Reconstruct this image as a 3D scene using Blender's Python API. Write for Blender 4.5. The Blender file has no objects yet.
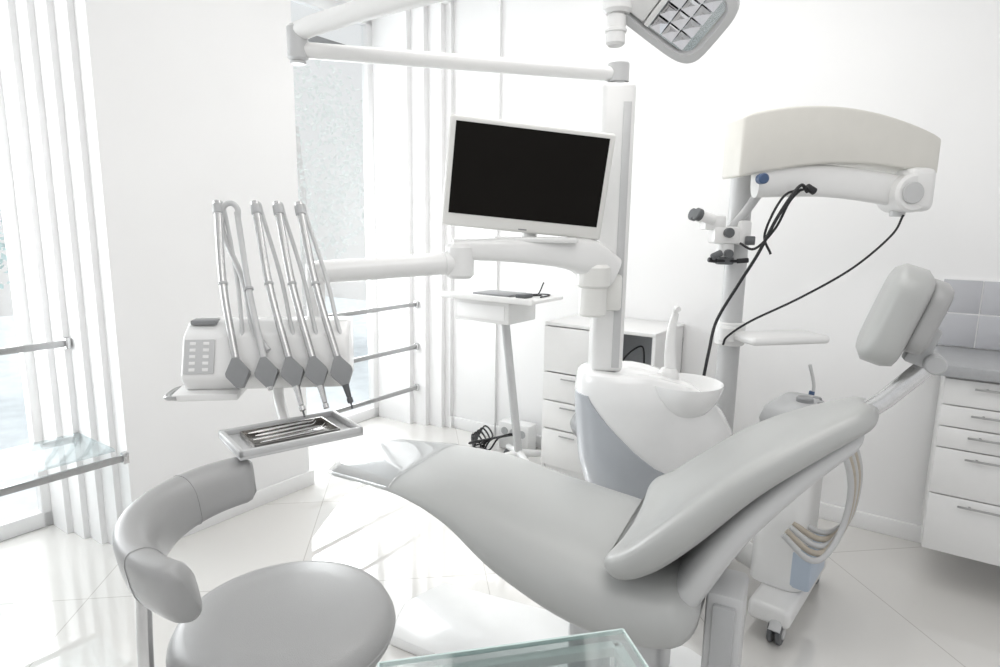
import bpy, bmesh, math, random
from mathutils import Vector as V, Matrix
random.seed(4)
sc=bpy.context.scene
rad=math.radians
def link(o): bpy.context.scene.collection.objects.link(o)
# ---------------- materials ----------------
MATS={}
def mat(name,col,rough=.5,metal=0,bump=0,bscale=200,coat=0,var=0,vscale=6,spec=.5,emit=None):
    if name in MATS: return MATS[name]
    m=bpy.data.materials.new(name); m.use_nodes=True
    nt=m.node_tree; b=nt.nodes['Principled BSDF']
    b.inputs['Base Color'].default_value=(*col,1); b.inputs['Roughness'].default_value=rough
    b.inputs['Metallic'].default_value=metal; b.inputs['Coat Weight'].default_value=coat
    b.inputs['Specular IOR Level'].default_value=spec
    tc=nt.nodes.new('ShaderNodeTexCoord')
    if var>0:
        n=nt.nodes.new('ShaderNodeTexNoise'); n.inputs['Scale'].default_value=vscale
        nt.links.new(tc.outputs['Object'],n.inputs['Vector'])
        r=nt.nodes.new('ShaderNodeValToRGB')
        r.color_ramp.elements[0].position=.3; r.color_ramp.elements[1].position=.7
        r.color_ramp.elements[0].color=(*[c*(1-var) for c in col],1)
        r.color_ramp.elements[1].color=(*[min(1,c*(1+var)) for c in col],1)
        nt.links.new(n.outputs['Fac'],r.inputs['Fac']); nt.links.new(r.outputs['Color'],b.inputs['Base Color'])
    if bump>0:
        n2=nt.nodes.new('ShaderNodeTexNoise'); n2.inputs['Scale'].default_value=bscale
        nt.links.new(tc.outputs['Object'],n2.inputs['Vector'])
        bp=nt.nodes.new('ShaderNodeBump'); bp.inputs['Strength'].default_value=bump; bp.inputs['Distance'].default_value=.001
        nt.links.new(n2.outputs['Fac'],bp.inputs['Height']); nt.links.new(bp.outputs['Normal'],b.inputs['Normal'])
    if emit:
        b.inputs['Emission Color'].default_value=(*emit[0],1); b.inputs['Emission Strength'].default_value=emit[1]
    MATS[name]=m; return m
def glassmat(name,tint,gl=.08,rough=.03):
    m=bpy.data.materials.new(name); m.use_nodes=True; nt=m.node_tree
    for n in list(nt.nodes): nt.nodes.remove(n)
    o=nt.nodes.new('ShaderNodeOutputMaterial'); t=nt.nodes.new('ShaderNodeBsdfTransparent'); g=nt.nodes.new('ShaderNodeBsdfGlossy')
    t.inputs[0].default_value=(*tint,1); g.inputs['Roughness'].default_value=rough
    mx=nt.nodes.new('ShaderNodeMixShader'); mx.inputs[0].default_value=gl
    nt.links.new(t.outputs[0],mx.inputs[1]); nt.links.new(g.outputs[0],mx.inputs[2]); nt.links.new(mx.outputs[0],o.inputs[0])
    MATS[name]=m; return m
WALL=mat('wall_paint',(.855,.852,.85),.75,var=.01,vscale=2,bump=.05,bscale=120)
TRIM=mat('trim_paint',(.855,.853,.85),.5,var=.01)
WHITE=mat('white_plastic',(.78,.778,.77),.28,var=.008,vscale=20,coat=.3)
FRAMEM=mat('monitor_plastic',(.74,.735,.71),.3,var=.008,vscale=20,coat=.2)
WHITE2=mat('white_enamel',(.81,.81,.807),.18,var=.008,vscale=20,coat=.4)
CREAM=mat('cream_plastic',(.69,.675,.63),.4,var=.01,vscale=20)
LGREY=mat('light_grey_plastic',(.53,.533,.535),.32,var=.01,vscale=20,coat=.1)
SGREY=mat('tray_grey_plastic',(.42,.425,.43),.35,var=.01,vscale=20)
MGREY=mat('mid_grey_plastic',(.23,.235,.24),.4,var=.02,vscale=20)
BLUEG=mat('grey_side_panel',(.41,.43,.46),.28,var=.01,vscale=20,coat=.4)
DGREY=mat('dark_grey_plastic',(.10,.105,.11),.45,var=.04,vscale=30)
BLACK=mat('black_rubber',(.012,.012,.014),.5,var=.1,vscale=30)
SCREEN=mat('screen_glass',(.006,.005,.004),.45,var=.05,vscale=3,spec=.1)
LEATH=mat('grey_upholstery',(.40,.405,.398),.34,var=.015,vscale=5,bump=.25,bscale=450)
LEATH2=mat('grey_stool_upholstery',(.335,.335,.335),.32,var=.015,vscale=5,bump=.35,bscale=500)
CHROME=mat('brushed_steel',(.62,.62,.62),.22,metal=1,var=.04,vscale=60)
WHIP=mat('whip_metal',(.52,.52,.52),.26,metal=.75,var=.04,vscale=60)
STEEL=mat('satin_metal',(.42,.42,.42),.35,metal=1,var=.04,vscale=60)
MIRROR=mat('mirror_reflector',(.7,.7,.72),.08,metal=1,var=.03,vscale=60)
INSERT=mat('tray_steel',(.38,.365,.35),.18,metal=1,var=.05,vscale=60)
COUNTER=mat('grey_worktop',(.36,.365,.375),.35,var=.04,vscale=60)
TILEM=mat('pale_grey_tile',(.50,.505,.53),.15,var=.015,vscale=4)
GROUT=mat('white_grout',(.85,.85,.85),.8,var=.02)
BLUE=mat('blue_plastic',(.05,.09,.18),.4,var=.03)
PBLUE=mat('pale_blue_plastic',(.46,.53,.62),.4,var=.03)
BEIGE=mat('beige_hose',(.46,.41,.34),.45,var=.05,vscale=80)
NICHE=mat('grey_laminate',(.30,.31,.32),.5,var=.03)
GLASS=glassmat('window_glass',(.98,.99,.99),.04)
GTOP=glassmat('glass_top',(.87,.915,.91),.22,.06)
GSHELF=glassmat('glass_shelf_pane',(.88,.93,.94),.3,.04)
GEDGE=mat('glass_edge',(.60,.70,.68),.15,var=.05)
CLEAR=glassmat('clear_film',(.95,.955,.96),.26,.08)
LEAF=mat('glowing_pale_leaf',(.20,.215,.21),.7,var=.05,vscale=3,emit=((.93,.97,.96),.62),spec=.1)  # emission stands in for overexposed daylight on the leaves
LEAF2=mat('glowing_blue_leaf',(.25,.33,.32),.6,var=.25,vscale=3,emit=((.55,.68,.70),.45),spec=.1)  # darker bluish leaf copy, with some glow put in by emission
BARK=mat('glowing_bark',(.3,.29,.28),.9,var=.2,emit=((.8,.8,.8),.5))  # trunk glows by emission so it looks washed out like the foliage
PAVE=mat('pavement',(.66,.70,.72),.8,var=.08)
def floormat():
    m=bpy.data.materials.new('glossy_floor_tile'); m.use_nodes=True; nt=m.node_tree; b=nt.nodes['Principled BSDF']
    tc=nt.nodes.new('ShaderNodeTexCoord'); mp=nt.nodes.new('ShaderNodeMapping'); mp.inputs['Rotation'].default_value[2]=rad(-8)
    mp.inputs['Location'].default_value=(.12,.25,0)
    br=nt.nodes.new('ShaderNodeTexBrick'); br.offset=0; br.inputs['Scale'].default_value=1
    br.inputs['Brick Width'].default_value=.8; br.inputs['Row Height'].default_value=.8; br.inputs['Mortar Size'].default_value=.0022
    br.inputs['Color1'].default_value=(.72,.705,.68,1); br.inputs['Color2'].default_value=(.70,.685,.66,1); br.inputs['Mortar'].default_value=(.50,.48,.45,1)
    nt.links.new(tc.outputs['Object'],mp.inputs[0]); nt.links.new(mp.outputs[0],br.inputs['Vector']); nt.links.new(br.outputs['Color'],b.inputs['Base Color'])
    b.inputs['Roughness'].default_value=.03; b.inputs['Specular IOR Level'].default_value=.9; b.inputs['Coat Weight'].default_value=1; b.inputs['Coat Roughness'].default_value=.02
    return m
FLOORM=floormat()
# ---------------- builders ----------------
WP={}
def fr(o,ex=(1,0,0),ey=(0,1,0),ez=(0,0,1)):
    M=Matrix.Identity(4)
    for i,a in enumerate((ex,ey,ez)):
        for j in range(3): M[j][i]=a[j]
    for j in range(3): M[j][3]=o[j]
    return M
def cat(pts,n):
    P=[V(p) for p in pts]
    if len(P)<3: 
        return [P[0].lerp(P[-1],i/n) for i in range(n+1)]
    out=[]
    E=[P[0]*2-P[1]]+P+[P[-1]*2-P[-2]]
    per=max(2,n//(len(P)-1))
    for i in range(1,len(E)-2):
        for k in range(per):
            t=k/per; a,b,c,d=E[i-1],E[i],E[i+1],E[i+2]
            out.append(.5*((2*b)+(c-a)*t+(2*a-5*b+4*c-d)*t*t+(3*b-a-3*c+d)*t**3))
    out.append(P[-1]); return out
def spow(x,p): return math.copysign(abs(x)**p,x)
class MB:
    def __init__(s): s.bm=bmesh.new()
    def add(s,t,M=None,mi=0):
        if M is not None: t.transform(M)
        for f in t.faces: f.material_index=mi
        me=bpy.data.meshes.new('tmp'); t.to_mesh(me); t.free(); s.bm.from_mesh(me); bpy.data.meshes.remove(me); return s
    def box(s,c,size,M=None,bev=0,mi=0,seg=2):
        t=bmesh.new(); bmesh.ops.create_cube(t,size=1)
        for v in t.verts: v.co=V((v.co.x*size[0]+c[0],v.co.y*size[1]+c[1],v.co.z*size[2]+c[2]))
        if bev: bmesh.ops.bevel(t,geom=t.edges[:],offset=min(bev,min(size)*.49),segments=seg,profile=.5,affect='EDGES')
        return s.add(t,M,mi)
    def cyl(s,a,b,r,r2=None,n=24,bev=0,M=None,mi=0):
        a=V(a);b=V(b);d=b-a;L=d.length; r2=r if r2 is None else r2
        prof=[(0,0),(r-bev,0)]+([(r,bev)] if bev else [(r,0)])+([(r2,L-bev)] if bev else [(r2,L)])+[(r2-bev,L),(0,L)]
        q=d.to_track_quat('Z','Y').to_matrix().to_4x4(); q.translation=a
        return s.lathe(prof,q if M is None else M@q,n,mi)
    def lathe(s,prof,M=None,n=32,mi=0):
        t=bmesh.new(); rings=[]
        p2=[]
        for p in prof:
            if not p2 or (abs(p[0]-p2[-1][0])+abs(p[1]-p2[-1][1]))>1e-6: p2.append(p)
        for r,z in p2:
            if r<1e-6: rings.append([t.verts.new((0,0,z))])
            else: rings.append([t.verts.new((r*math.cos(2*math.pi*i/n),r*math.sin(2*math.pi*i/n),z)) for i in range(n)])
        for A_,B_ in zip(rings,rings[1:]):
            for i in range(n):
                j=(i+1)%n
                if len(A_)==1 and len(B_)==1: continue
                if len(A_)==1: t.faces.new((A_[0],B_[j],B_[i]))
                elif len(B_)==1: t.faces.new((A_[i],A_[j],B_[0]))
                else: t.faces.new((A_[i],A_[j],B_[j],B_[i]))
        bmesh.ops.recalc_face_normals(t,faces=t.faces[:])
        return s.add(t,M,mi)
    def loft(s,secs,M=None,mi=0,caps=True,close=True):
        t=bmesh.new(); R=[[t.verts.new(p) for p in q] for q in secs]; n=len(R[0])
        for A_,B_ in zip(R,R[1:]):
            for i in range(n if close else n-1):
                j=(i+1)%n; t.faces.new((A_[i],A_[j],B_[j],B_[i]))
        if caps: t.faces.new(R[0][::-1]); t.faces.new(R[-1])
        bmesh.ops.recalc_face_normals(t,faces=t.faces[:])
        return s.add(t,M,mi)
    def tube(s,pts,r,n=12,sm=0,sx=1,up=None,M=None,mi=0,p=1):
        P=cat(pts,sm) if sm else [V(q) for q in pts]
        N=len(P); rs=[r]*N if not isinstance(r,(list,tuple)) else None
        if rs is None:
            rs=[]
            for i in range(N):
                x=i/(N-1)*(len(r)-1); k=min(len(r)-2,int(x)); rs.append(r[k]+(r[k+1]-r[k])*(x-k))
        secs=[]; u=None
        for i in range(N):
            T=(P[min(i+1,N-1)]-P[max(i-1,0)]).normalized()
            if up is not None: u=(V(up)-T*V(up).dot(T)).normalized()
            elif u is None:
                u=T.orthogonal().normalized()
            else: u=(u-T*u.dot(T)).normalized()
            w=T.cross(u)
            secs.append([P[i]+u*rs[i]*spow(math.sin(2*math.pi*k/n),p)+w*rs[i]*sx*spow(math.cos(2*math.pi*k/n),p) for k in range(n)])
        return s.loft(secs,M,mi)
    def prism(s,poly,a,b,M=None,bev=0,mi=0,seg=2):
        t=bmesh.new(); lo=[t.verts.new((x,y,a)) for x,y in poly]; hi=[t.verts.new((x,y,b)) for x,y in poly]
        t.faces.new(lo[::-1]); t.faces.new(hi); n=len(poly)
        for i in range(n): t.faces.new((lo[i],lo[(i+1)%n],hi[(i+1)%n],hi[i]))
        bmesh.ops.recalc_face_normals(t,faces=t.faces[:])
        if bev: bmesh.ops.bevel(t,geom=t.edges[:],offset=bev,segments=seg,profile=.5,affect='EDGES')
        return s.add(t,M,mi)
    def build(s,name,parent=None,mats=WHITE,label=None,cat_=None,ang=40,sub=0,structure=False,group=None,smooth=True):
        me=bpy.data.meshes.new(name)
        co=[v.co for v in s.bm.verts]
        lo=V((min(c.x for c in co),min(c.y for c in co),min(c.z for c in co))); hi=V((max(c.x for c in co),max(c.y for c in co),max(c.z for c in co)))
        c=(lo+hi)/2
        if parent is None: c.z=lo.z
        s.bm.transform(Matrix.Translation(-c)); s.bm.to_mesh(me); s.bm.free()
        for m in (mats if isinstance(mats,(list,tuple)) else [mats]): me.materials.append(m)
        if smooth:
            for p in me.polygons: p.use_smooth=True
            me.set_sharp_from_angle(angle=rad(ang))
        o=bpy.data.objects.new(name,me); link(o); WP[o.name]=c.copy()
        if parent is not None: o.parent=parent; o.location=c-WP[parent.name]
        else: o.location=c
        if label: o['label']=label
        if cat_: o['category']=cat_
        if group: o['group']=group
        if structure: o['kind']='structure'
        return o
def thing(name,loc,label,cat_,group=None):
    e=bpy.data.objects.new(name,None); link(e); e.location=loc; e.empty_display_size=.1; WP[e.name]=V(loc)
    e['label']=label; e['category']=cat_
    if group: e['group']=group
    return e
# ---------------- room ----------------
th=rad(34.5)
A=V((math.sin(th),math.cos(th),0)); B=V((math.cos(th),-math.sin(th),0)); C=V((-.333,4.475,0))
RF=fr(C,B,A)
def uv(u,v,z=0): return RF@V((u,-v,z))
H=3.0; D0=.62
MB().box((2.37,-2.4,-.05),(6.26,5.2,.1),RF).build('floor',mats=FLOORM,structure=True,smooth=False)
MB().box((2.37,-2.4,H+.05),(6.26,5.2,.1),RF).build('ceiling',mats=WALL,structure=True,smooth=False)
MB().box((2.4,.1,H/2),(6.2,.2,H),RF).build('wall_back',mats=WALL,structure=True,smooth=False)
MB().box((.19,-.009,H/2),(.38,.018,H),RF).build('trim_1',mats=TRIM,structure=True,smooth=False)
def pilaster(poly,name):
    MB().prism([(u,-v) for u,v in poly],0,H,RF).build(name,mats=WALL,structure=True,smooth=False)
def steps(v0,dv,us,sgn):
    n=len(us); pts=[(0,v0)]
    for k,u in enumerate(us):
        pts.append((u,v0+sgn*dv*k/n)); pts.append((u,v0+sgn*dv*(k+1)/n))
    pts.append((-D0,v0+sgn*dv)); return pts
p=steps(1.33,.08,[-.2,-.4],-1)
q=steps(2.29,.10,[-.10,-.22,-.34,-.46],1)
pilaster([(0,1.33)]+p[1:]+q[::-1],'wall_window_pillar')
p=steps(.05,.12,[-.05,-.17,-.29],1)
pilaster(p+[(-D0,-.2),(0,-.2)],'wall_window_corner')
pilaster([(0,3.75),(-D0,3.65),(-D0,5.0),(0,5.0)],'wall_window_near')
MB().box((-.31,-.72,2.97),(.62,1.5,.06),RF).build('trim_2',mats=TRIM,structure=True,smooth=False)
def window(name,v0,v1,mull):
    mb=MB(); u=-D0-.03; hh=2.94
    mb.box((u,-(v0+.03),hh/2),(.06,.06,hh),RF,bev=.006); mb.box((u,-(v1-.03),hh/2),(.06,.06,hh),RF,bev=.006)
    for z in (.04,hh-.04): mb.box((u,-(v0+v1)/2,z),(.06,v1-v0,.08),RF,bev=.006)
    for v in mull: mb.box((u,-v,hh/2),(.055,.05,hh),RF,bev=.006)
    mb.box((u,-(v0+v1)/2,2.66),(.06,v1-v0,.05),RF,bev=.004,mi=1)
    mb.box((u,-(v0+v1)/2,hh/2),(.008,v1-v0,hh),RF,mi=2)
    mb.build(name,mats=[TRIM,MGREY,GLASS],structure=True)
window('window_1',2.37,3.68,[3.05])
window('window_2',.16,1.27,[])
def bb(name,poly,h=.085): MB().prism([(u,-v) for u,v in poly],0,h,RF,bev=.003).build(name,mats=TRIM,structure=True)
bb('baseboard_back',[(.39,0),(5.4,0),(5.4,.02),(.39,.02)])
bb('baseboard_pillar',[(0,1.31),(.018,1.31),(.018,2.31),(0,2.31)])
bb('baseboard_corner',[(0,.03),(.018,.03),(.018,.06),(0,.06)])
bb('baseboard_trim',[(.0,.018),(.39,.018),(.39,.036),(0,.036)])
bb('baseboard_reveal',[(.02,2.30),(-.06,2.30),(-.06,2.335),(.02,2.335)],.10)
def rail(name,u,z,v0,v1,label,grp):
    mb=MB(); mb.box((u,-(v0+v1)/2,z),(.014,v1-v0,.03),RF,bev=.003)
    r=mb.build(name,mats=STEEL,label=label,cat_='rail',group=grp)
    m2=MB(); m2.box((u,-(v0-.0)-.012,z),(.03,.024,.05),RF,bev=.004); m2.build('bracket',r,CHROME)
for z in (.915,.60,.29): rail('window_rail',-.24,z,.135,1.31,'brushed metal safety rail across the tall window','window rails')
rail('window_rail',-.32,.947,2.345,3.65,'brushed metal safety rail across the tall window','window rails')
rail('window_rail',-.33,.50,2.345,3.65,'brushed metal rail carrying the glass sill shelf','window rails')
rail('window_rail',.05,.485,2.31,3.9,'thick polished rail edging the glass sill shelf','window rails')
MB().box((-.145,-3.0,.523),(.36,1.3,.012),RF,bev=.003).build('glass_shelf',mats=GSHELF,label='clear glass shelf resting on metal window rails',cat_='shelf')
# ---------------- exterior ----------------
MB().box((-6,-1.5,-.35),(10,16,.1),RF).build('pavement',mats=PAVE,structure=True,smooth=False)
def tree(u,v,h,lf,lab):
    base=uv(u,v,-.3); t=thing('tree',base,lab,'tree',group='trees outside')
    MB().tube([base,base+V((.05,0,h*.4)),base+V((-.05,.05,h*.75))],(.08,.04),n=10,sm=10).build('trunk',t,BARK)
    mb=MB(); bm=mb.bm
    for i in range(1900):
        a=random.uniform(0,6.28); b_=math.acos(random.uniform(-1,1)); r=random.uniform(.25,1)**.5
        c=base+V((0,0,h*.62))+V((math.sin(b_)*math.cos(a)*1.3*r,math.sin(b_)*math.sin(a)*1.3*r,math.cos(b_)*h*.42*r))
        d1=V((random.gauss(0,1),random.gauss(0,1),random.gauss(0,1))).normalized()*.05; d2=d1.orthogonal().normalized()*.03
        vs=[bm.verts.new(c+d1),bm.verts.new(c+d2),bm.verts.new(c-d1),bm.verts.new(c-d2)]; bm.faces.new(vs)
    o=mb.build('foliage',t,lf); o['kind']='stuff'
tree(-5.8,-3.2,4.4,LEAF,'pale leafy tree with painted-in glow standing outside the window'); tree(-6.0,.7,4.4,LEAF2,'blue-green leafy tree with painted-in glow standing outside the window')
# ---------------- stools ----------------
def stool(c,zt,r,back,label,grp,leather):
    cx,cy=c; t=thing('stool',(cx,cy,0),label,'stool',group=grp); O=Matrix.Translation((cx,cy,0))
    MB().lathe([(0,zt+.004),(r*.6,zt+.003),(r*.85,zt-.002),(r*.95,zt-.012),(r,zt-.035),(r*.99,zt-.06),(r*.93,zt-.085),(r*.8,zt-.09),(0,zt-.09)],O,64).build('seat',t,leather,ang=60)
    m=MB(); m.lathe([(r*.992,zt-.040),(r*1.006,zt-.044),(r*.992,zt-.048)],O,64); m.build('seat_piping',t,leather)
    MB().lathe([(0,zt-.088),(.16,zt-.09),(.15,zt-.115),(.05,zt-.13),(0,zt-.13)],O,32).build('seat_plate',t,DGREY)
    MB().cyl((cx,cy,.12),(cx,cy,zt-.12),.025,n=20).cyl((cx,cy,.08),(cx,cy,.3),.036,n=20).build('gas_lift',t,CHROME)
    m=MB(); cas=[]
    for k in range(5):
        a=k*2*math.pi/5+.5; d=V((math.cos(a),math.sin(a),0))
        m.tube([V((cx,cy,.1))+d*.03,V((cx,cy,.09))+d*.15,V((cx,cy,.068))+d*.25],(.024,.016),n=10,sm=6); cas.append(V((cx,cy,0))+d*.25)
    m.build('base',t,CHROME)
    for k,p0 in enumerate(cas):
        a=k*1.3; d=V((math.cos(a),math.sin(a),0))
        m=MB(); m.cyl(p0+V((0,0,.027))-d*.018,p0+V((0,0,.027))-d*.005,.026,n=18,bev=.003); m.cyl(p0+V((0,0,.027))+d*.005,p0+V((0,0,.027))+d*.018,.026,n=18,bev=.003)
        m.cyl(p0+V((0,0,.03)),p0+V((0,0,.07)),.008); m.build('castor',t,BLACK)
    if back:
        ac=V((cx-.01,cy+.005,0)); R=.268; zc=.85
        def pt(a,z): return ac+V((R*math.cos(rad(a)),R*math.sin(rad(a)),z))
        a0,a1=122,256; secs=[]; N=44
        for i in range(N+1):
            f=i/N; a=a0+(a1-a0)*f; d=min(f,1-f)*rad(a1-a0)*R; rr=.03
            e=math.sqrt(max(0.02,1-(1-min(1,d/rr))**2)) if d<rr else 1
            hh=(.052+.016*f)*(.55+.45*e); tt=.036*e
            out=V((math.cos(rad(a)),math.sin(rad(a)),0)); cc=pt(a,zc-.02*f)
            secs.append([cc+out*tt*spow(math.cos(2*math.pi*k/24),.8)+V((0,0,1))*hh*spow(math.sin(2*math.pi*k/24),.7)+out*.02*math.sin(2*math.pi*k/24) for k in range(24)])
        MB().loft(secs).build('backrest',t,leather,ang=80)
        for f in (.84,.28):
            i=int(N*f); cc=pt(a0+(a1-a0)*i/N,zc-.02*i/N)
            m=MB(); m.tube([(p_-cc)*1.008+cc for p_ in secs[i]]+[(secs[i][0]-cc)*1.008+cc],.0012,n=6)
            m.build('backrest_seam',t,leather)
        m=MB()
        m.tube([pt(212,zc-.04)+V((.02,0,0)),pt(212,zc-.12),pt(212,zt-.16),ac+V((-.18,-.08,zt-.13)),V((cx-.03,cy-.01,zt-.12))],.014,n=12,sm=24,sx=1.8)
        m.build('backrest_arm',t,WHIP)
stool((-.475,1.275),.63,.243,True,'grey upholstered round stool with curved wraparound backrest','stools',LEATH2)
stool((.56,2.98),.56,.2,False,'low grey round stool behind the spittoon unit','stools',MGREY)
# ---------------- dental chair ----------------
ca=math.atan2(.436,.9)
D=V((math.cos(ca),-math.sin(ca),0)); N=V((math.sin(ca),math.cos(ca),0)); O0=V((-.50,2.27,0)); Z=V((0,0,1))
def ch(s,l,z): return O0+D*s+N*l+Z*z
chair=thing('dental_chair',ch(.8,0,0),'grey upholstered reclining dental patient chair','dental chair')
def pad(stn,steps=48,r0=.05,r1=.05,nn=36,px=.5,pz=.8):
    K=cat([V((a[0],a[1],a[2])) for a in stn],steps); K2=cat([V((a[3],a[4],a[5])) for a in stn],steps); K3=cat([V((a[6],0,0)) for a in stn],steps)
    L=[0]
    for i in range(1,len(K)): L.append(L[-1]+math.hypot(K[i].x-K[i-1].x,K[i].y-K[i-1].y))
    tot=L[-1]; secs=[]
    def samp(d):
        d=max(0,min(tot,d))
        for i in range(1,len(L)):
            if L[i]>=d: break
        f=(d-L[i-1])/max(1e-9,L[i]-L[i-1]); return K[i-1].lerp(K[i],f),K2[i-1].lerp(K2[i],f),K3[i-1].lerp(K3[i],f)
    ds=[r0*(1-math.cos(x*math.pi/2/7)) for x in range(7)]+[r0+(tot-r0-r1)*x/steps for x in range(steps+1)]+[tot-r1*(1-math.cos((6-x)*math.pi/2/7)) for x in range(7)]
    for d in ds:
        a,b,c=samp(d); a1,_,_=samp(d-.02); a2,_,_=samp(d+.02)
        T=(D*(a2.x-a1.x)+Z*(a2.y-a1.y)).normalized(); U=T.cross(N); 
        if U.z<0: U=-U
        e=1; rr=0
        if d<r0: e=math.sqrt(max(.004,1-(1-d/r0)**2)); rr=r0
        elif d>tot-r1: e=math.sqrt(max(.004,1-(1-(tot-d)/r1)**2)); rr=r1
        w=b.x-rr*(1-e)*1.3; t=b.y*e
        ring=[]
        for k in range(nn):
            an=2*math.pi*k/nn; cx=spow(math.cos(an),px); cz=spow(math.sin(an),pz)
            tf=(cz+1)/2
            ring.append(O0+D*a.x+Z*a.y+N*(a.z+w*cx)+U*(t*cz-b.z*abs(cx)**3*(.4+.6*tf)-c.x*(1-cx*cx)*tf))
        secs.append(ring)
    return secs
seat=[(-.03,.612,0,.195,.020,.005,.0),(.27,.628,0,.235,.024,.012,.004),(.50,.61,0,.275,.05,.03,.01),(.72,.545,0,.312,.095,.06,.02),(.95,.49,0,.333,.12,.06,.03),(1.15,.47,0,.325,.11,.05,.03),(1.27,.495,0,.30,.09,.03,.02)]
MB().loft(pad(seat,r0=.03,r1=.07)).build('seat_cushion',chair,LEATH,ang=180)
cov=[(-.042,.616,0,.200,.024,.005,0),(.12,.622,0,.215,.026,.01,.0),(.27,.632,0,.24,.028,.012,.004)]
MB().loft(pad(cov,steps=16,r0=.03,r1=.01)).build('foot_cover',chair,CLEAR,ang=180,label='glossy clear plastic foot cover')
back=[(1.03,.575,-.02,.32,.052,-.025,.02),(1.12,.615,-.02,.325,.056,-.035,.035),(1.22,.71,-.02,.305,.058,-.03,.03),(1.36,.85,-.01,.25,.050,-.02,.02),(1.50,.955,0,.18,.042,-.01,.01),(1.645,1.045,0,.085,.030,0,.0)]
MB().loft(pad(back,r0=.05,r1=.045)).build('backrest_cushion',chair,LEATH,ang=180)
shell=[(1.16,.36,0,.22,.05,0,0),(1.24,.52,0,.25,.05,0,0),(1.34,.70,0,.23,.045,0,0),(1.48,.86,0,.155,.036,0,0),(1.62,.985,0,.08,.024,0,0)]
MB().loft(pad(shell)).build('backrest_shell',chair,LGREY,ang=180)
sshell=[(.6,.50,0,.13,.03,0,0),(.82,.42,0,.22,.05,0,0),(1.1,.36,0,.24,.06,0,0),(1.26,.39,0,.2,.05,0,0)]
MB().loft(pad(sshell)).build('seat_shell',chair,LGREY,ang=180)
hT=(D*.30+Z*.95).normalized(); hF=(-D*.95+Z*.30).normalized()
HM=fr(ch(1.684,0,1.28),N,hF,hT)
def padbox(c,s,M,px=.45,n=32,lev=14):
    secs=[]
    for i in range(lev+1):
        f=-1+2*i/lev; e=math.sqrt(max(.01,1-abs(f)**6)); zz=f*s[2]/2
        secs.append([V((c[0]+s[0]/2*e*spow(math.cos(2*math.pi*k/n),px),c[1]+s[1]/2*(.5+.5*e)*spow(math.sin(2*math.pi*k/n),px*1.3),c[2]+zz)) for k in range(n)])
    return MB().loft(secs,M)
hr=padbox((0,.03,0),(.235,.09,.26),HM).build('headrest',chair,LEATH,ang=80)
padbox((0,-.030,0.02),(.20,.055,.19),HM).build('headrest_back',hr,LEATH2,ang=80)
m=MB(); m.tube([ch(1.50,0,.92),ch(1.66,0,1.07),ch(1.75,0,1.18)],.011,n=10,sx=2.2); m.build('headrest_bar',chair,CHROME)
m=MB(); m.cyl(ch(1.75,-.05,1.18),ch(1.75,.05,1.18),.024,bev=.004); m.box((0,-.055,-.045),(.05,.05,.10),HM,bev=.008); m.build('headrest_joint',chair,SGREY)
MB().cyl(ch(1.60,-.03,1.01),ch(1.60,.03,1.01),.026,bev=.004).build('headrest_socket',chair,SGREY)
CF=fr(O0,D,N)
m=MB(); m.prism([(.22,-.19),(1.2,-.24),(1.34,-.16),(1.34,.16),(1.2,.24),(.22,.19),(.16,0)],0,.045,CF,bev=.012); m.build('base_plate',chair,WHITE)
m=MB(); m.prism([(.86,-.11),(1.16,-.12),(1.16,.12),(.86,.11)],.04,.34,CF,bev=.03,seg=3); m.build('lift_column',chair,LGREY)
m=MB(); m.box((1.33,-.08,.28),(.10,.16,.46),CF,bev=.015); m.box((1.33,-.165,.30),(.06,.02,.36),CF,bev=.005,mi=1); m.build('backrest_support',chair,[LGREY,SGREY])
# ---------------- dental unit ----------------
unit=thing('dental_unit',(.62,2.5,0),'white spittoon unit with post carrying lamp and monitor arms','dental unit')
def ub(a,z,off=0):
    ks=[(0,.66,2.50,.20,.16),(.3,.67,2.50,.25,.17),(.55,.655,2.48,.315,.20),(.72,.635,2.46,.315,.20),(.84,.60,2.445,.29,.195),(.905,.57,2.435,.255,.17),(.93,.56,2.43,.24,.155)]
    z=max(0,min(.93,z))
    for i in range(len(ks)-1):
        if z<=ks[i+1][0]: break
    f=(z-ks[i][0])/(ks[i+1][0]-ks[i][0])
    k=[ks[i][j]+(ks[i+1][j]-ks[i][j])*f for j in range(5)]
    rx,ry=k[3]+off,k[4]+off
    zz=z-.07*(z/.93)**3*max(0,math.cos(a))
    return V((k[1]+rx*spow(math.cos(a),.75),k[2]+ry*spow(math.sin(a),.75),zz))
secs=[[ub(2*math.pi*k/48,z) for k in range(48)] for z in [.93*i/30 for i in range(31)]]
top=[[ (p_-V((.55,2.44,.90)))*s_+V((.55,2.44,.90+h_)) for p_ in secs[-1]] for s_,h_ in ((.95,.008),(.8,.014),(.4,.016))]
MB().loft(secs+top).build('unit_body',unit,WHITE2,ang=50)
def pa(i): 
    f=i/16; return math.pi*(1.02+.66-.50*f**1.3)
rows=[];inner=[]
for i in range(17):
    z=.30+.55*i/16; a0_=math.pi*1.02
    rows.append([ub(a0_+(pa(i)-a0_)*k/20,z,.006) for k in range(21)]); inner.append([ub(a0_+(pa(i)-a0_)*k/20,z,-.004) for k in range(21)])
m=MB(); m.loft([r_+i_[::-1] for r_,i_ in zip(rows,inner)]); m.build('side_panel',unit,BLUEG,ang=50,label='grey curved side panel')
bc=(.715,2.34,-.015)
MB().lathe([(0,.842),(.05,.845),(.09,.855),(.125,.885),(.142,.918),(.148,.924),(.148,.914),(.140,.882),(.122,.845),(.095,.812),(.070,.795),(.055,.78),(0,.78)],Matrix.Translation(bc),48).build('bowl',unit,WHITE2,ang=60,label='white round spittoon bowl')
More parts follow.
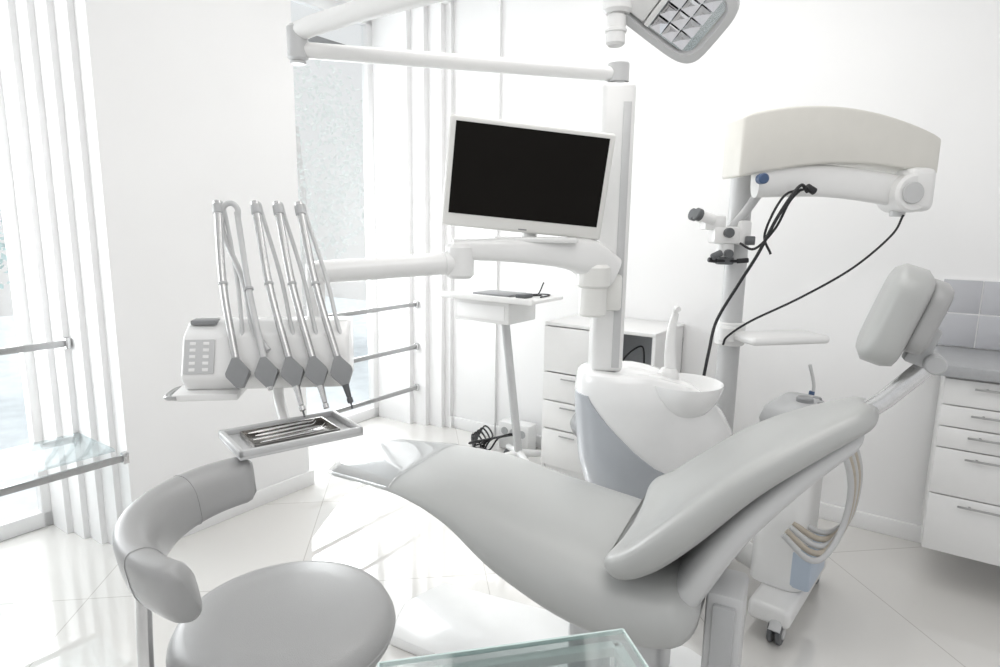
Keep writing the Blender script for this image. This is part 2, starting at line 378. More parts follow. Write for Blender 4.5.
MB().lathe([(0,.842),(.016,.850),(.018,.855),(0,.857)],Matrix.Translation(bc),24).build('bowl_drain',unit,LGREY)
m=MB(); m.lathe([(0,.0),(.045,0),(.045,.03),(.03,.055),(0,.065)],Matrix.Translation((.70,2.50,.87)),32); m.cyl((.70,2.50,.78),(.70,2.50,.88),.05,bev=.005); m.build('filler_base',unit,WHITE)
m=MB(); m.tube([(.705,2.50,.92),(.70,2.50,1.03),(.705,2.50,1.11),(.712,2.495,1.155)],(.026,.013),n=14,sm=12); m.tube([(.71,2.50,1.15),(.712,2.49,1.178),(.712,2.46,1.175)],.011,n=10,sm=8); m.build('water_spout',unit,WHITE)
PX,PY=.425,2.44
m=MB(); m.box((PX,PY,1.475),(.125,.11,1.09),None,bev=.02,seg=3); m.build('post',unit,WHITE)
m=MB(); m.box((PX+.03,PY-.056,1.45),(.03,.005,1.0),None,bev=.002); m.build('post_groove',unit,LGREY)
m=MB(); m.cyl((PX,PY,2.02),(PX,PY,2.10),.040,bev=.008); m.cyl((PX,PY,2.0),(PX,PY,2.02),.048,bev=.003); m.build('post_joint',unit,LGREY)
J=V((-.68,2.17,2.055))
m=MB(); m.tube([(PX,PY,2.055),tuple(J)],.026,n=20); m.build('lamp_arm_lower',unit,WHITE)
m=MB(); m.cyl(J-Z*.035,J+Z*.075,.034,bev=.008); m.cyl(J-Z*.045,J-Z*.035,.026,bev=.003); m.build('lamp_arm_joint',unit,LGREY)
L1=V((.26,1.66,2.15))
m=MB(); m.tube([J+Z*.055,J.lerp(L1,.12)+Z*.060,J.lerp(L1,.5)+Z*.05,L1+Z*.02],.031,n=20,sm=16); m.build('lamp_arm_upper',unit,WHITE)
m=MB(); m.tube([(.40,2.37,1.325),(.31,2.31,1.385),(.2,2.27,1.40),(.02,2.22,1.41),(-.17,2.19,1.41)],[.070,.070,.05,.042,.036],n=24,sm=24,sx=.9,up=(0,0,1),p=.65); m.build('monitor_arm',unit,WHITE)
m=MB(); m.cyl((.345,2.31,1.165),(.345,2.31,1.28),.052,bev=.01); m.cyl((.345,2.31,1.27),(.345,2.31,1.36),.062,bev=.012); m.box((.40,2.375,1.25),(.12,.08,.14),bev=.015); m.build('arm_knuckle',unit,FRAMEM)
m=MB(); m.cyl((-.145,2.19,1.31),(-.145,2.19,1.43),.05,bev=.012); m.build('arm_elbow',unit,WHITE)
m=MB(); m.tube([(-.145,2.19,1.365),(-.60,2.03,1.335)],.038,n=24); m.cyl((-.17,2.182,1.364),(-.20,2.171,1.362),.042,bev=.003); m.build('console_arm',unit,WHITE)
# ---------------- monitor ----------------
mw,mh=.58,.372
MM=Matrix.Translation((.089,2.24,1.656))@Matrix.Rotation(rad(6),4,'Z')@Matrix.Rotation(rad(7),4,'X')@Matrix.Rotation(rad(4.8),4,'Y')
mon=thing('monitor',(.088,2.27,1.43),'white framed flat monitor with black screen on the unit arm','monitor')
m=MB(); m.box((0,.0,0),(mw,.03,mh),MM,bev=.012,seg=3); m.build('monitor_frame',mon,FRAMEM)
m=MB(); m.prism([(-mw/2+.04,-mh/2+.03),(mw/2-.04,-mh/2+.03),(mw/2-.09,mh/2-.05),(-mw/2+.09,mh/2-.05)],-.012,-.045,MM@Matrix.Rotation(rad(90),4,'X'),bev=.008); m.build('monitor_back',mon,LGREY)
m=MB(); m.box((0,-.0155,.014),(mw-.045,.003,mh-.065),MM); m.build('screen',mon,SCREEN,label='black glossy screen')
m=MB(); m.box((0,-.0155,-mh/2+.012),(.03,.002,.004),MM); m.build('power_button',mon,MGREY)
m=MB(); m.tube([(.10,2.30,1.44),(.10,2.31,1.50),(.10,2.31,1.60)],.03,n=14); m.box((.12,2.235,1.447),(.30,.07,.02),bev=.008); m.build('monitor_mount',mon,WHITE)
# ---------------- lamp head ----------------
lc=V((.412,1.64,2.045))
nF=V((-.22,-.80,-.56)).normalized()
ex=V((.80,.0,-.60)); ex=(ex-nF*ex.dot(nF)).normalized(); ez=-nF; ey=ez.cross(ex)
LM=fr(lc,ex,ey,ez)
lamp=thing('operating_lamp',tuple(lc),'white and grey dental operating lamp with mirrored reflector','lamp')
def rsec(w,h,z,n=40,p=.6,ox=0): return [V((ox+w*spow(math.cos(2*math.pi*k/n),p),h*spow(math.sin(2*math.pi*k/n),p),z)) for k in range(n)]
MB().loft([rsec(.05,.04,.085,p=.45),rsec(.10,.075,.07,p=.45),rsec(.140,.10,.035,p=.45),rsec(.146,.105,0,p=.45),rsec(.142,.101,-.025,p=.45),rsec(.123,.083,-.028,p=.45),rsec(.118,.078,-.010,p=.45)],LM,caps=True).build('lamp_housing',lamp,LGREY,ang=60)
m=MB(); m.box((-.022,0,-.018),(.014,.15,.018),LM,bev=.003); m.build('lamp_divider',lamp,WHITE)
m=MB(); m.box((-.074,0,-.018),(.085,.145,.014),LM,bev=.005); m.build('lamp_cover_panel',lamp,WHITE)
m=MB()
for a in range(3):
    for b_ in range(4):
        m.lathe([(0,-.012),(.0225,-.022)],LM@Matrix.Translation((.004+a*.036,-.054+b_*.036,0))@Matrix.Rotation(rad(45),4,'Z')@Matrix.Rotation(rad(6*(a-1)),4,'Y'),4)
m.box((.045,0,-.010),(.135,.15,.004),LM); m.build('reflector',lamp,MIRROR,ang=5,label='faceted mirror reflector')
m=MB(); m.tube([L1,L1+V((.06,-.01,-.03)),LM@V((-.06,.0,.07))],.028,n=16,sm=8); m.cyl((.28,1.66,2.02),(.28,1.66,2.19),.036,bev=.008); m.cyl((.278,1.66,1.945),(.278,1.66,2.02),.024,bev=.006); m.cyl((.278,1.66,1.975),(.278,1.66,1.985),.027,bev=.002); m.build('lamp_joint',lamp,WHITE)
m=MB(); m.tube([LM@V((-.11,-.07,.04)),LM@V((-.145,-.08,.02)),LM@V((-.16,-.06,-.03)),LM@V((-.155,-.02,-.05))],.011,n=10,sm=12); m.build('lamp_handle',lamp,WHITE)
# ---------------- instrument console ----------------
yk=rad(9); KM=Matrix.Translation((-.715,1.88,1.10))@Matrix.Rotation(yk,4,'Z'); K3=KM.to_3x3()
con=thing('instrument_console',(-.72,1.88,1.0),'white dental delivery console with keypad and handpiece holders','instrument console')
PR=KM@fr((0,0,0),(0,1,0),(0,0,1),(1,0,0))
m=MB(); m.prism([(-.11,-.09),(-.145,-.045),(-.10,.07),(-.04,.105),(.07,.10),(.10,.04),(.08,-.09)],-.215,.25,PR,bev=.012,seg=3); m.build('console_body',con,WHITE)
m=MB(); m.prism([(-.15,-.112),(-.155,-.09),(-.06,-.085),(.05,-.085),(.05,-.108)],-.240,-.06,PR,bev=.006); m.build('console_lip',con,WHITE)
m=MB(); m.tube([KM@V((-.235,-.02,-.10)),KM@V((-.258,-.06,-.10)),KM@V((-.256,-.14,-.10)),KM@V((-.225,-.15,-.10))],.007,n=10,sm=12); m.build('console_handle',con,STEEL)
sl=V((0,.045,.115)).normalized(); nr=V((0,-.115,.045)).normalized()
KP=KM@fr((-.165,-.1225,.0125),(1,0,0),tuple(sl),tuple(nr))
m=MB(); m.box((0,0,.002),(.082,.10,.006),KP,bev=.002); m.build('keypad',con,LGREY)
m=MB()
for i in range(5):
    for j in range(2): m.box((-.018+j*.036,-.038+i*.019,.0055),(.016,.009,.0015),KP,bev=.0005)
m.build('keypad_buttons',con,WHITE)
m=MB(); m.box((-.165,-.045,.103),(.07,.05,.014),KM,bev=.003); m.build('control_display',con,MGREY)
m=MB(); m.cyl(KM@V((.13,.12,-.02)),KM@V((.13,.12,.27)),.03,bev=.006); m.box((.13,.09,.0),(.08,.06,.09),KM,bev=.01); m.build('console_mount',con,WHITE)
m=MB(); m.tube([KM@V((.02,-.0,-.08)),KM@V((.03,-.03,-.15)),KM@V((.07,-.16,-.19))],.017,n=12,sm=12); m.build('tray_arm',con,WHITE)
offs=[(-.055,-.140),(.022,-.070),(.092,-.03),(.158,.035),(.228,.10)]
for i,(ob,ot) in enumerate(offs):
    lb=['straight metal whip arm with grey syringe holder','looped grey hose whip with metal handpiece','metal whip arm with steel handpiece','metal whip arm with steel handpiece','metal whip arm with slim black-tipped handpiece'][i]
    hp=thing('dental_handpiece',tuple(KM@V((ob,-.15,-.09))),lb+' on the console','dental handpiece',group='handpieces on the console')
    b0=KM@V((ob,-.16,-.010)); t0=KM@V((ot,.06,.435)); mid=b0.lerp(t0,.5)+K3@V((-.008,-.01,.0))
    if i==1: t0=KM@V((ot-.012,.055,.405)); mid=b0.lerp(t0,.5)+K3@V((-.004,-.01,.0))
    dd=(t0-mid).normalized()
    m=MB(); m.tube([b0,mid,t0,t0+dd*.012],(.0105,.0130) if i!=1 else (.0095,.0085),n=12,sm=18); m.build('whip',hp,WHIP if i!=1 else LGREY)
    if i!=1:
        m=MB(); m.cyl(t0-dd*.022,t0+dd*.014,.0150,bev=.004); m.build('whip_cap',hp,SGREY)
    m=MB(); m.cyl(mid,mid+dd*.008,.0135,bev=.001); m.build('whip_collar',hp,SGREY)
    m=MB()
    if i==1:
        m.tube([t0,t0+K3@V((.000,.004,.026)),t0+K3@V((-.014,.004,.044)),t0+K3@V((-.034,.004,.040)),t0+K3@V((-.046,.004,.016)),t0+K3@V((-.044,.0,-.05)),b0.lerp(t0,.55)+K3@V((-.020,.01,0)),b0.lerp(t0,.25)+K3@V((-.018,.01,0)),KM@V((ob+.004,-.13,.03))],.0085,n=10,sm=56)
    else:
        m.tube([t0,t0+K3@V((.007,.012,.016)),t0+K3@V((.018,.015,-.03)),b0.lerp(t0,.55)+K3@V((.022,.03,0)),b0.lerp(t0,.28)+K3@V((.020,.03,0)),KM@V((ob+.004,-.10,.05))],.0065,n=8,sm=30)
    m.build('hose',hp,LGREY)
    dn=(b0-mid).normalized(); X3=K3@V((1,0,0)); X3=(X3-dn*X3.dot(dn)).normalized()
    RB=fr(b0+dn*.020,X3,dn.cross(X3),dn)
    m=MB(); m.loft([[RB@V(q) for q in r_] for r_ in [
        [(-.008,-.012,-.045),(.008,-.012,-.045),(.008,.012,-.045),(-.008,.012,-.045)],
        [(-.031,-.015,-.004),(.031,-.015,-.004),(.031,.015,-.004),(-.031,.015,-.004)],
        [(-.031,-.014,.006),(.031,-.014,.006),(.031,.014,.006),(-.031,.014,.006)],
        [(-.009,-.010,.042),(.009,-.010,.042),(.009,.010,.042),(-.009,.010,.042)]]]); m.build('holder_boot',hp,MGREY,ang=20)
    if i>=1:
        e2=(.085,.072,.120,.115,.10)[i]
        m=MB(); m.cyl(b0+dn*.045,b0+dn*e2,.011,.007,n=14,bev=.002)
        if i>=2: m.cyl(b0+dn*e2,b0+dn*(e2+.016),.0085,n=14,bev=.002)
        m.build('handpiece_body',hp,CHROME if i!=4 else DGREY)
        if i in (2,4):
            m=MB(); m.cyl(b0+dn*(e2+.016),b0+dn*(e2+.034),.003,n=8); m.build('handpiece_tip',hp,DGREY)
# ---------------- small tray ----------------
te=rad(38); TM=Matrix.Translation((-.575,1.65,.915))@Matrix.Rotation(te,4,'Z')
tray=thing('instrument_tray',(-.575,1.65,.905),'small grey instrument tray holder with steel insert','tray')
m=MB(); W_,D_=.335,.205
m.box((0,0,-.004),(W_,D_,.008),TM,bev=.003)
for x in (-1,1): m.box((x*(W_/2-.007),0,.007),(.014,D_,.020),TM,bev=.005)
for y in (-1,1): m.box((0,y*(D_/2-.007),.007),(W_,.014,.020),TM,bev=.005)
m.build('tray_frame',tray,LGREY)
m=MB(); m.box((-.005,-.005,.003),(.23,.13,.004),TM,bev=.001)
for x in (-1,1): m.box((-.005+x*.115,-.005,.009),(.004,.13,.012),TM)
for y in (-1,1): m.box((-.005,-.005+y*.065,.009),(.23,.004,.012),TM)
m.build('steel_insert',tray,INSERT)
for i,y in enumerate((-.048,-.018,.012,.042)):
    m=MB(); L_=[.17,.19,.16,.18][i]
    a0_=TM@V((-.015-L_/2,y,.0115)); a1_=TM@V((-.015+L_/2,y+.006,.0115))
    m.tube([a0_,a0_.lerp(a1_,.2),a0_.lerp(a1_,.8),a1_,a1_+Z*.008+(a1_-a0_).normalized()*.012],[.0015,.004,.004,.0015,.001],n=8,sm=16)
    m.build('dental_probe',mats=CHROME,label='slim steel dental hand instrument lying in the tray',cat_='dental instrument',group='instruments in the tray')
# ---------------- microscope stand ----------------
SX,SY=1.0,2.66
ms=thing('microscope_stand',(SX,SY,0),'white floor stand with arched arm cover for a dental microscope','microscope stand')
MB().cyl((SX,SY,.1),(SX,SY,1.74),.046,n=28,bev=.004).build('column',ms,LGREY)
e_=V((.64,.77,0)).normalized(); f_=V((.77,-.64,0)).normalized(); bcn=V((1.175,2.275,0)); BF=fr(bcn,e_,f_)
m=MB(); m.box((0,0,.105),(.56,.15,.075),BF,bev=.02,seg=3); m.tube([bcn+Z*.11+e_*.02,V((SX,SY,.11))],.05,n=14,sx=.7); m.cyl((SX,SY,.06),(SX,SY,.2),.10,bev=.02); m.tube([V((SX,SY,.11)),V((SX-.02,SY+.3,.1))],.05,n=12,sx=.6); m.build('stand_base',ms,WHITE)
for p0 in (bcn-e_*.26+f_*.03,bcn+e_*.26+f_*.03,V((SX-.02,SY+.3,0))):
    m=MB(); d=f_; cc=p0+Z*.045
    m.cyl(cc-d*.024,cc-d*.006,.045,n=24,bev=.004); m.cyl(cc+d*.006,cc+d*.024,.045,n=24,bev=.004); m.cyl(cc-d*.02,cc+d*.02,.012); c1=m.build('castor',ms,DGREY)
    m=MB(); m.tube([cc-e_*.040+Z*.02,cc+Z*.054,cc+e_*.040+Z*.02],.010,n=8,sm=8,sx=2.2); m.build('castor_hood',c1,LGREY)
    m=MB(); m.cyl(cc+d*.022,cc+d*.028,.022); m.build('castor_hub',c1,LGREY)
p0=V((.895,2.51,0)); p1=V((1.725,2.62,0)); ax=(p1-p0).normalized(); ay=Z.cross(ax)
AF=fr(p0,ax,tuple(Z),tuple(-ay)); LA=(p1-p0).length
topc=[];botc=[]
for i in range(25):
    f=i/24; topc.append((f*LA,1.915-.055*f+(.075*math.sin(math.pi*f)**.8 if 0<f<1 else 0))); botc.append((f*LA,1.69+.03*f+.05*math.sin(math.pi*f)))
m=MB(); m.prism(topc+botc[::-1],-.075,.075,AF,bev=.012,seg=3); m.build('arm_cover',ms,CREAM,ang=35,label='cream arched plastic arm cover')
la=V((.99,2.50,1.68)); lb_=V((1.60,2.56,1.655))
m=MB(); m.tube([la,la.lerp(lb_,.5)+Z*.02,lb_],.062,n=24,sx=.55,up=(0,0,1),p=.8,sm=16); m.cyl(lb_+V((.012,-.075,-.01)),lb_+V((0,.06,-.01)),.075,bev=.01,n=32); m.box((1.645,2.55,1.66),(.11,.13,.17),bev=.03,seg=3); m.build('lower_arm',ms,WHITE)
m=MB(); cc=lb_+V((.0,-.08,-.01)); m.cyl(cc,cc+V((0,-.008,0)),.042,bev=.003,n=32); m.build('arm_pivot_cap',ms,LGREY)
m=MB(); m.cyl(lb_+V((0,-.0,-.075)),lb_+V((0,0,-.10)),.028,bev=.003); m.build('cable_outlet',ms,LGREY)
m=MB(); sh=fr((1.14,2.53,1.055),tuple(V((.97,.24,0)).normalized()),tuple(V((-.24,.97,0)).normalized())); m.box((0.02,0,0),(.36,.17,.035),sh,bev=.015,seg=3); m.cyl((SX,SY,1.0),(SX,SY,1.1),.062,bev=.005); m.tube([V((SX,SY-.02,1.045)),V((1.06,2.56,1.045))],.022,n=10); m.cyl((.955,2.57,1.03),(.955,2.57,1.09),.035,bev=.004); m.build('stand_shelf',ms,WHITE)
# ---------------- microscope ----------------
mc=V((.90,2.60,1.50)); 
mi_=thing('dental_microscope',tuple(mc),'white and black binocular microscope head hanging beside the column','microscope')
m=MB(); m.box((mc.x+.03,mc.y,mc.z-.03),(.13,.09,.07),bev=.012); m.box((mc.x-.03,mc.y,mc.z+.02),(.09,.08,.06),bev=.012); m.cyl(mc+V((.03,0,-.12)),mc+V((.03,0,-.04)),.034,bev=.005); m.box((mc.x+.09,mc.y-.02,mc.z-.02),(.05,.06,.10),bev=.01); m.build('microscope_body',mi_,WHITE)
for dy in (-.03,.03):
    m=MB(); m.cyl(mc+V((-.04,dy,.03)),mc+V((-.10,dy-.02,.048)),.023,.021,bev=.003); m.build('eyepiece_tube',mi_,WHITE)
    m=MB(); m.cyl(mc+V((-.095,dy-.018,.047)),mc+V((-.12,dy-.024,.055)),.025,bev=.004); m.build('eyepiece',mi_,DGREY)
m=MB(); m.cyl(mc+V((.03,0,-.15)),mc+V((.03,0,-.12)),.037,bev=.004); m.build('objective',mi_,DGREY)
for p_,q_,r_ in ((V((.02,-.045,-.02)),V((.02,-.07,-.02)),.02),(V((.09,-.05,-.05)),V((.125,-.065,-.05)),.018),(V((-.0,-.045,-.10)),V((-.04,-.05,-.12)),.014),(V((.03,-.03,-.105)),V((.03,-.055,-.105)),.018)):
    m=MB(); m.cyl(mc+p_,mc+q_,r_,bev=.003); m.build('knob',mi_,DGREY)
m=MB(); m.cyl(mc+V((-.05,-.04,-.13)),mc+V((-.012,-.03,-.135)),.010,bev=.002); m.cyl(mc+V((.07,-.03,-.135)),mc+V((.115,-.04,-.13)),.010,bev=.002); m.cyl(mc+V((-.012,-.03,-.135)),mc+V((.07,-.03,-.135)),.006); m.build('microscope_grip',mi_,BLACK)
m=MB(); m.tube([mc+V((.05,0,0)),mc+V((.09,-.02,.06)),mc+V((.13,-.04,.13)),V((1.04,2.50,1.66))],.018,n=10,sm=12); m.build('suspension_arm',mi_,LGREY)
m=MB(); m.cyl((.985,2.44,1.685),(.985,2.40,1.685),.020,bev=.004); m.build('blue_knob',mi_,BLUE)
m=MB(); m.tube([(1.17,2.44,1.64),(1.13,2.42,1.66),(1.06,2.42,1.55),(1.01,2.46,1.40),(.97,2.52,1.28),(.90,2.55,1.12),(.86,2.50,1.0),(.84,2.48,.90)],.0065,n=8,sm=60); m.tube([(1.16,2.45,1.65),(1.08,2.44,1.62),(1.03,2.46,1.48),(1.06,2.46,1.40)],.005,n=8,sm=24); m.cyl((1.165,2.44,1.66),(1.2,2.44,1.64),.014,bev=.003); m.tube([(1.15,2.45,1.65),(1.10,2.43,1.60),(1.06,2.44,1.50),(1.0,2.47,1.42),(.95,2.50,1.44)],.005,n=8,sm=24); m.build('cable_bundle',mats=BLACK,label='black cables hanging from the microscope arm',cat_='cable')
m=MB(); m.tube([(1.60,2.52,1.56),(1.55,2.50,1.48),(1.40,2.48,1.35),(1.2,2.47,1.23),(1.02,2.49,1.13),(.94,2.52,1.06),(.93,2.54,1.02)],.0045,n=8,sm=60); m.build('power_cable',mats=BLACK,label='thin black cable sagging from arm to column',cat_='cable')
# ---------------- suction unit ----------------
su=thing('suction_unit',(1.14,2.28,.145),'white and grey suction machine standing on the stand base','suction unit')
SF=fr((1.14,2.28,0),e_,f_)
m=MB(); m.loft([rsec(.125,.10,z,p=.5) for z in (.145,.2,.5,.74)]+[rsec(.118,.095,.76,p=.5)],SF); m.build('suction_body',su,WHITE)
m=MB(); m.loft([rsec(.13,.11,.755,p=.5),rsec(.14,.118,.79,p=.5),rsec(.125,.105,.83,p=.5),rsec(.08,.06,.868,p=.5)],SF); m.build('suction_top',su,SGREY)
for k in range(5):
    m=MB(); m.box((-.10+k*.035,.112,.80),(.022,.02,.055),SF,bev=.004); m.build('nozzle_holder',su,MGREY)
for (x,y,r,z) in ((-.04,.03,.03,.885),(.05,.05,.018,.87),(.0,.075,.014,.865)):
    m=MB(); m.cyl(SF@V((x,y,z-.035)),SF@V((x,y,z)),r,bev=.004); m.build('filter_cap',su,MGREY)
m=MB(); m.box((0,.08,.24),(.24,.10,.16),SF,bev=.015); m.build('canister',su,PBLUE,label='pale blue collection canister')
for k in range(5):
    m=MB(); x=-.10+k*.04
    m.tube([SF@V((x,.12,.78)),SF@V((x+.02,.18,.72)),SF@V((x+.07,.21,.58)),SF@V((x+.06,.20,.42)),SF@V((x-.04,.17,.34+.01*k)),SF@V((x-.12,.13,.35+.01*k)),SF@V((x-.14,.05,.42))],.011,n=10,sm=42); m.build('suction_hose',su,[LGREY,BEIGE][k%2])
m=MB(); a_=V((1.27,2.45,.80)); m.tube([a_,a_+V((.01,0,.07)),a_+V((-.015,0,.16))],.007,n=8,sm=10); m.cyl(a_,a_+V((.005,0,.05)),.011,bev=.002,mi=1); m.build('saliva_ejector',su,[LGREY,BLUE])
# ---------------- side cart ----------------
cx,cy=.01,3.70
cart=thing('side_cart',(cx,cy,0),'white mobile side table on a slim column','trolley')
CM=fr((cx,cy,.03),B,A)
m=MB(); m.box((0,0,1.045),(.64,.36,.022),CM,bev=.008); m.box((0,-.185,1.05),(.66,.02,.035),CM,bev=.006); m.build('table_top',cart,WHITE)
m=MB(); m.box((-.05,0,.965),(.40,.30,.13),CM,bev=.012); m.box((-.05,-.152,.965),(.34,.006,.085),CM,bev=.002,mi=1); m.build('drawer',cart,[WHITE,TRIM])
m=MB(); m.tube([(cx+.02,cy,.93),(cx+.07,cy-.02,.5),(cx+.12,cy-.03,.08)],.03,n=16,sm=10,sx=.7); m.build('column',cart,LGREY)
m=MB()
for a in (20,110,200,290):
    d=V((math.cos(rad(a)),math.sin(rad(a)),0)); m.tube([V((cx+.12,cy-.03,.10)),V((cx+.12,cy-.03,.075))+d*.19],(.026,.018),n=10)
m.build('base',cart,WHITE)
for a in (20,110,200,290):
    d=V((math.cos(rad(a)),math.sin(rad(a)),0)); c0=V((cx+.12,cy-.03,.03))+d*.19
    m=MB(); m.cyl(c0-V((0,.012,0)),c0+V((0,.012,0)),.03,n=18,bev=.004); m.cyl(c0,c0+Z*.04,.008,n=10); m.build('castor',cart,DGREY)
m=MB(); m.box((.0,-.03,1.064),(.26,.19,.014),CM,bev=.004); m.build('tablet_device',mats=MGREY,label='flat grey device lying on the side cart',cat_='device')
m=MB(); m.box((.20,-.07,1.069),(.06,.10,.024),CM,bev=.006); m.build('handheld_scanner',mats=DGREY,label='small dark handheld device on the side cart',cat_='device')
m=MB(); m.tube([CM@V((.20,.02,1.062)),CM@V((.24,.06,1.062)),CM@V((.28,-.02,1.062)),CM@V((.26,.12,1.062)),CM@V((.20,.13,1.062)),CM@V((.16,.06,1.062)),CM@V((.22,.05,1.07)),CM@V((.25,.06,1.14))],.004,n=6,sm=36); m.build('device_cable',mats=BLACK,label='thin black cable coiled on the side cart',cat_='cable')
PBM=fr((.13,4.01,0),B,A)
pb=thing('power_box',(.13,4.01,0),'white power socket box on the floor under the cart','power box')
m=MB(); m.box((0,0,.095),(.24,.11,.19),PBM,bev=.01); m.build('box_body',pb,WHITE)
for k in range(3):
    m=MB(); m.cyl(PBM@V((-.07+k*.07,-.053,.13)),PBM@V((-.07+k*.07,-.06,.13)),.026,n=20); m.build('socket',pb,SGREY)
m=MB()
for k in range(5):
    pts=[(.08+.015*k,3.94,.13),(.0-.04*k,3.88+.01*k,.12-.01*k),(-.06-.03*k,3.95+.03*k,.012),(-.12+.02*k,4.05-.02*k,.012+.02*k),(-.18+.02*k,4.12,.06+.015*k),(-.16,4.0-.03*k,.012),(-.02,3.88-.02*k,.012)]
    m.tube(pts,.006,n=6,sm=42)
m.build('floor_cables',mats=BLACK,label='tangle of dark cables on the floor by the power box',cat_='cable')
# ---------------- low cabinet behind ----------------
W=.006
cab=thing('low_cabinet',tuple(uv(1.355,.24,0)),'white low cabinet with open grey niche and drawers','cabinet')
u0,u1=1.03,1.69; um=1.37
def cbx(m,c,s,**k): m.box((c[0],c[1]-W,c[2]),s,RF,**k)
m=MB()
cbx(m,((u0+u1)/2,-.225,.945),(u1-u0,.45,.02),bev=.003)
cbx(m,(u0+.009,-.225,.49),(.018,.44,.9)); cbx(m,(u1-.009,-.225,.49),(.018,.44,.9)); cbx(m,(um,-.225,.49),(.018,.44,.9))
cbx(m,((u0+u1)/2,-.012,.49),(u1-u0,.012,.9),mi=1); cbx(m,((u0+u1)/2,-.225,.05),(u1-u0,.42,.10)); cbx(m,((um+u1)/2,-.225,.66),(u1-um,.43,.018))
cbx(m,((u0+u1)/2,-.435,.49),(u1-u0-.002,.006,.34)); cbx(m,((u0+um)/2,-.435,.8),(um-u0-.002,.006,.26))
m.build('cabinet_body',cab,[WHITE,NICHE],ang=30)
m=MB(); cbx(m,((um+u1)/2,-.20,.80),(u1-um-.036,.002,.26)); cbx(m,(um+.012,-.225,.80),(.004,.43,.26)); cbx(m,(u1-.02,-.225,.80),(.004,.43,.26)); m.build('niche_lining',cab,NICHE)
m=MB(); cbx(m,((u0+um)/2,-.448,.80),(um-u0-.004,.02,.26),bev=.003); m.build('door',cab,WHITE)
for a_,b_,z0,z1 in [(u0,um,.50,.665),(u0,um,.33,.495),(u0,um,.10,.325),(um,u1,.35,.645),(um,u1,.10,.345)]:
    m=MB(); cbx(m,((a_+b_)/2,-.448,(z0+z1)/2),(b_-a_-.004,.02,z1-z0-.004),bev=.003); d_=m.build('drawer',cab,WHITE)
    m=MB(); cbx(m,((a_+b_)/2,-.463,z1-.03),(.10,.010,.007),bev=.002); m.build('handle',d_,STEEL)
m=MB(); m.tube([uv(1.45,.35,.69),uv(1.5,.38,.80),uv(1.56,.3,.85),uv(1.6,.36,.74),uv(1.62,.4,.68)],.005,n=6,sm=24); m.build('coiled_cable',mats=BLACK,label='dark cable coiled in the open cabinet niche',cat_='cable')
# ---------------- drawer cabinets ----------------
for ci,(a_,b_) in enumerate(((2.91,3.51),(3.515,4.115))):
    cb=thing('drawer_cabinet',tuple(uv((a_+b_)/2,.24,.18)),'white wall-hung drawer cabinet under the grey worktop','cabinet',group='drawer cabinets')
    m=MB(); m.box(((a_+b_)/2,-.24,.55),(b_-a_,.43,.74),RF,bev=.002); m.build('cabinet_body',cb,WHITE)
    for z0,z1 in ((.81,.92),(.72,.81),(.63,.72),(.43,.63),(.18,.43)):
        m=MB(); m.box(((a_+b_)/2,-.466,(z0+z1)/2),(b_-a_-.005,.02,z1-z0-.005),RF,bev=.002); d_=m.build('drawer',cb,WHITE)
        m=MB(); zz=z1-.03; m.box(((a_+b_)/2-.04,-.497,zz),(.32,.008,.008),RF,bev=.002)
        for x in (-.16,.08): m.box(((a_+b_)/2+x,-.485,zz),(.008,.024,.006),RF)
        m.build('handle',d_,STEEL)
MB().box((3.5,-.267,.955),(1.32,.51,.045),RF,bev=.004).build('worktop',mats=COUNTER,label='grey laminate worktop over the drawer cabinets',cat_='worktop')
m=MB(); m.box((3.52,-.004,1.135),(1.30,.008,.31),RF)
for i in range(9):
    for j in range(2): m.box((2.87+.0725+i*.147,-.008,.98+.076+j*.154),(.142,.008,.148),RF,bev=.002,mi=1)
m.build('trim_3',mats=[GROUT,TILEM],structure=True)
# ---------------- glass table ----------------
gt=thing('glass_table',(.10,.70,0),'small glass-topped side table with metal frame','table')
GF=Matrix.Translation((.085,.715,0))@Matrix.Rotation(rad(13),4,'Z')
def ptbl(x,y,z): return GF@V((x,y,z))
m=MB(); w2,d2=.225,.29
m.box((0,0,.756),(2*w2-.008,2*d2-.008,.004),GF,mi=0)
for x in (-1,1): m.box((x*w2,0,.753),(.004,2*d2,.010),GF,mi=1,bev=.001)
for y in (-1,1): m.box((0,y*d2,.753),(2*w2,.004,.010),GF,mi=1,bev=.001)
m.build('glass_top',gt,[GTOP,GEDGE])
m=MB()
for x in (-1,1): m.box((x*(w2-.02),0,.735),(.02,2*d2-.03,.02),GF,bev=.003)
for y in (-1,1): m.box((0,y*(d2-.02),.735),(2*w2-.03,.02,.02),GF,bev=.003)
m.build('frame',gt,WHITE)
m=MB(); m.box((0,0,.35),(2*w2-.04,2*d2-.04,.008),GF,bev=.002); m.build('glass_shelf',gt,GTOP)
for x in (-1,1):
    for y in (-1,1): MB().cyl(ptbl(x*(w2-.02),y*(d2-.02),0),ptbl(x*(w2-.02),y*(d2-.02),.73),.011).build('leg',gt,CHROME)
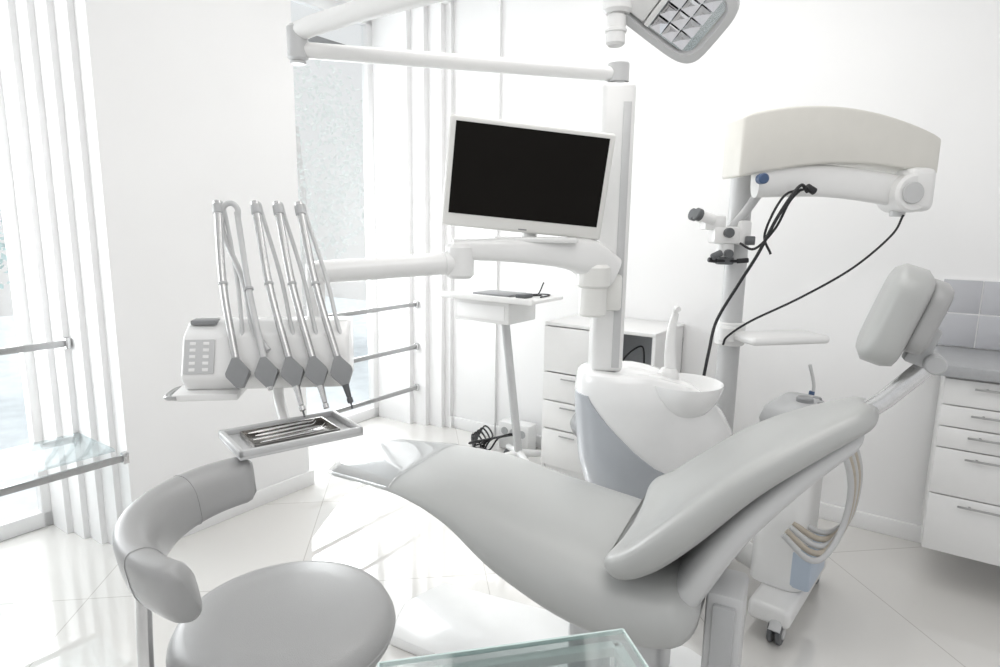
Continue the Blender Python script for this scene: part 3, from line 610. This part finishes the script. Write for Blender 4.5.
# ---------------- lights & world ----------------
w=bpy.data.worlds.new('World'); sc.world=w; w.use_nodes=True
nt=w.node_tree; bg=nt.nodes['Background']; 
tc=nt.nodes.new('ShaderNodeTexCoord'); sp=nt.nodes.new('ShaderNodeSeparateXYZ'); rp=nt.nodes.new('ShaderNodeValToRGB')
nt.links.new(tc.outputs['Generated'],sp.inputs[0]); nt.links.new(sp.outputs['Z'],rp.inputs[0]); nt.links.new(rp.outputs[0],bg.inputs[0])
rp.color_ramp.elements[0].color=(.85,.85,.85,1); rp.color_ramp.elements[1].color=(.92,.95,1,1)
bg.inputs[1].default_value=.94
def area(name,loc,rot,sx,sy,p,col=(1,1,1)):
    l=bpy.data.lights.new(name,'AREA'); l.shape='RECTANGLE'; l.size=sx; l.size_y=sy; l.energy=p; l.color=col
    o=bpy.data.objects.new(name,l); link(o); o.location=loc; o.rotation_euler=rot; return o
area('ceiling_fill',uv(1.6,1.2,2.95),(0,0,-th),1.6,1.2,18,(1,.985,.965))  # added area lamp out of view, fills the room from above
area('ceiling_fill',uv(2.9,3.0,2.95),(0,0,-th),1.6,1.6,20,(1,.985,.965))  # second added fill lamp, nearer the camera
sl_=bpy.data.lights.new('sun','SUN'); sl_.energy=2.6; sl_.angle=rad(7); so=bpy.data.objects.new('sun',sl_); link(so)
sd=(B*.80-A*.25-Z*.62).normalized(); so.rotation_euler=sd.to_track_quat('-Z','Y').to_euler()
for (v,ww) in ((.8,.95),(3.0,1.25)):
    o=area('window_daylight',uv(-.80,v,1.5),(0,0,0),ww,2.7,66,(.98,.99,1)); o.rotation_euler=(B).to_track_quat('-Z','Z').to_euler()
# ---------------- camera ----------------
cd=bpy.data.cameras.new('camera'); cam=bpy.data.objects.new('camera',cd); link(cam)
cd.sensor_width=36; cd.lens=36*620/1000; cd.clip_start=.02
cam.location=(0,0,1.5)
cam.rotation_mode='QUATERNION'
R=Matrix.Rotation(rad(80),4,'X')@Matrix.Rotation(rad(.9),4,'Z')
cam.rotation_quaternion=R.to_quaternion()
sc.camera=cam
sc.view_settings.view_transform='Standard'
sc.view_settings.look='None'
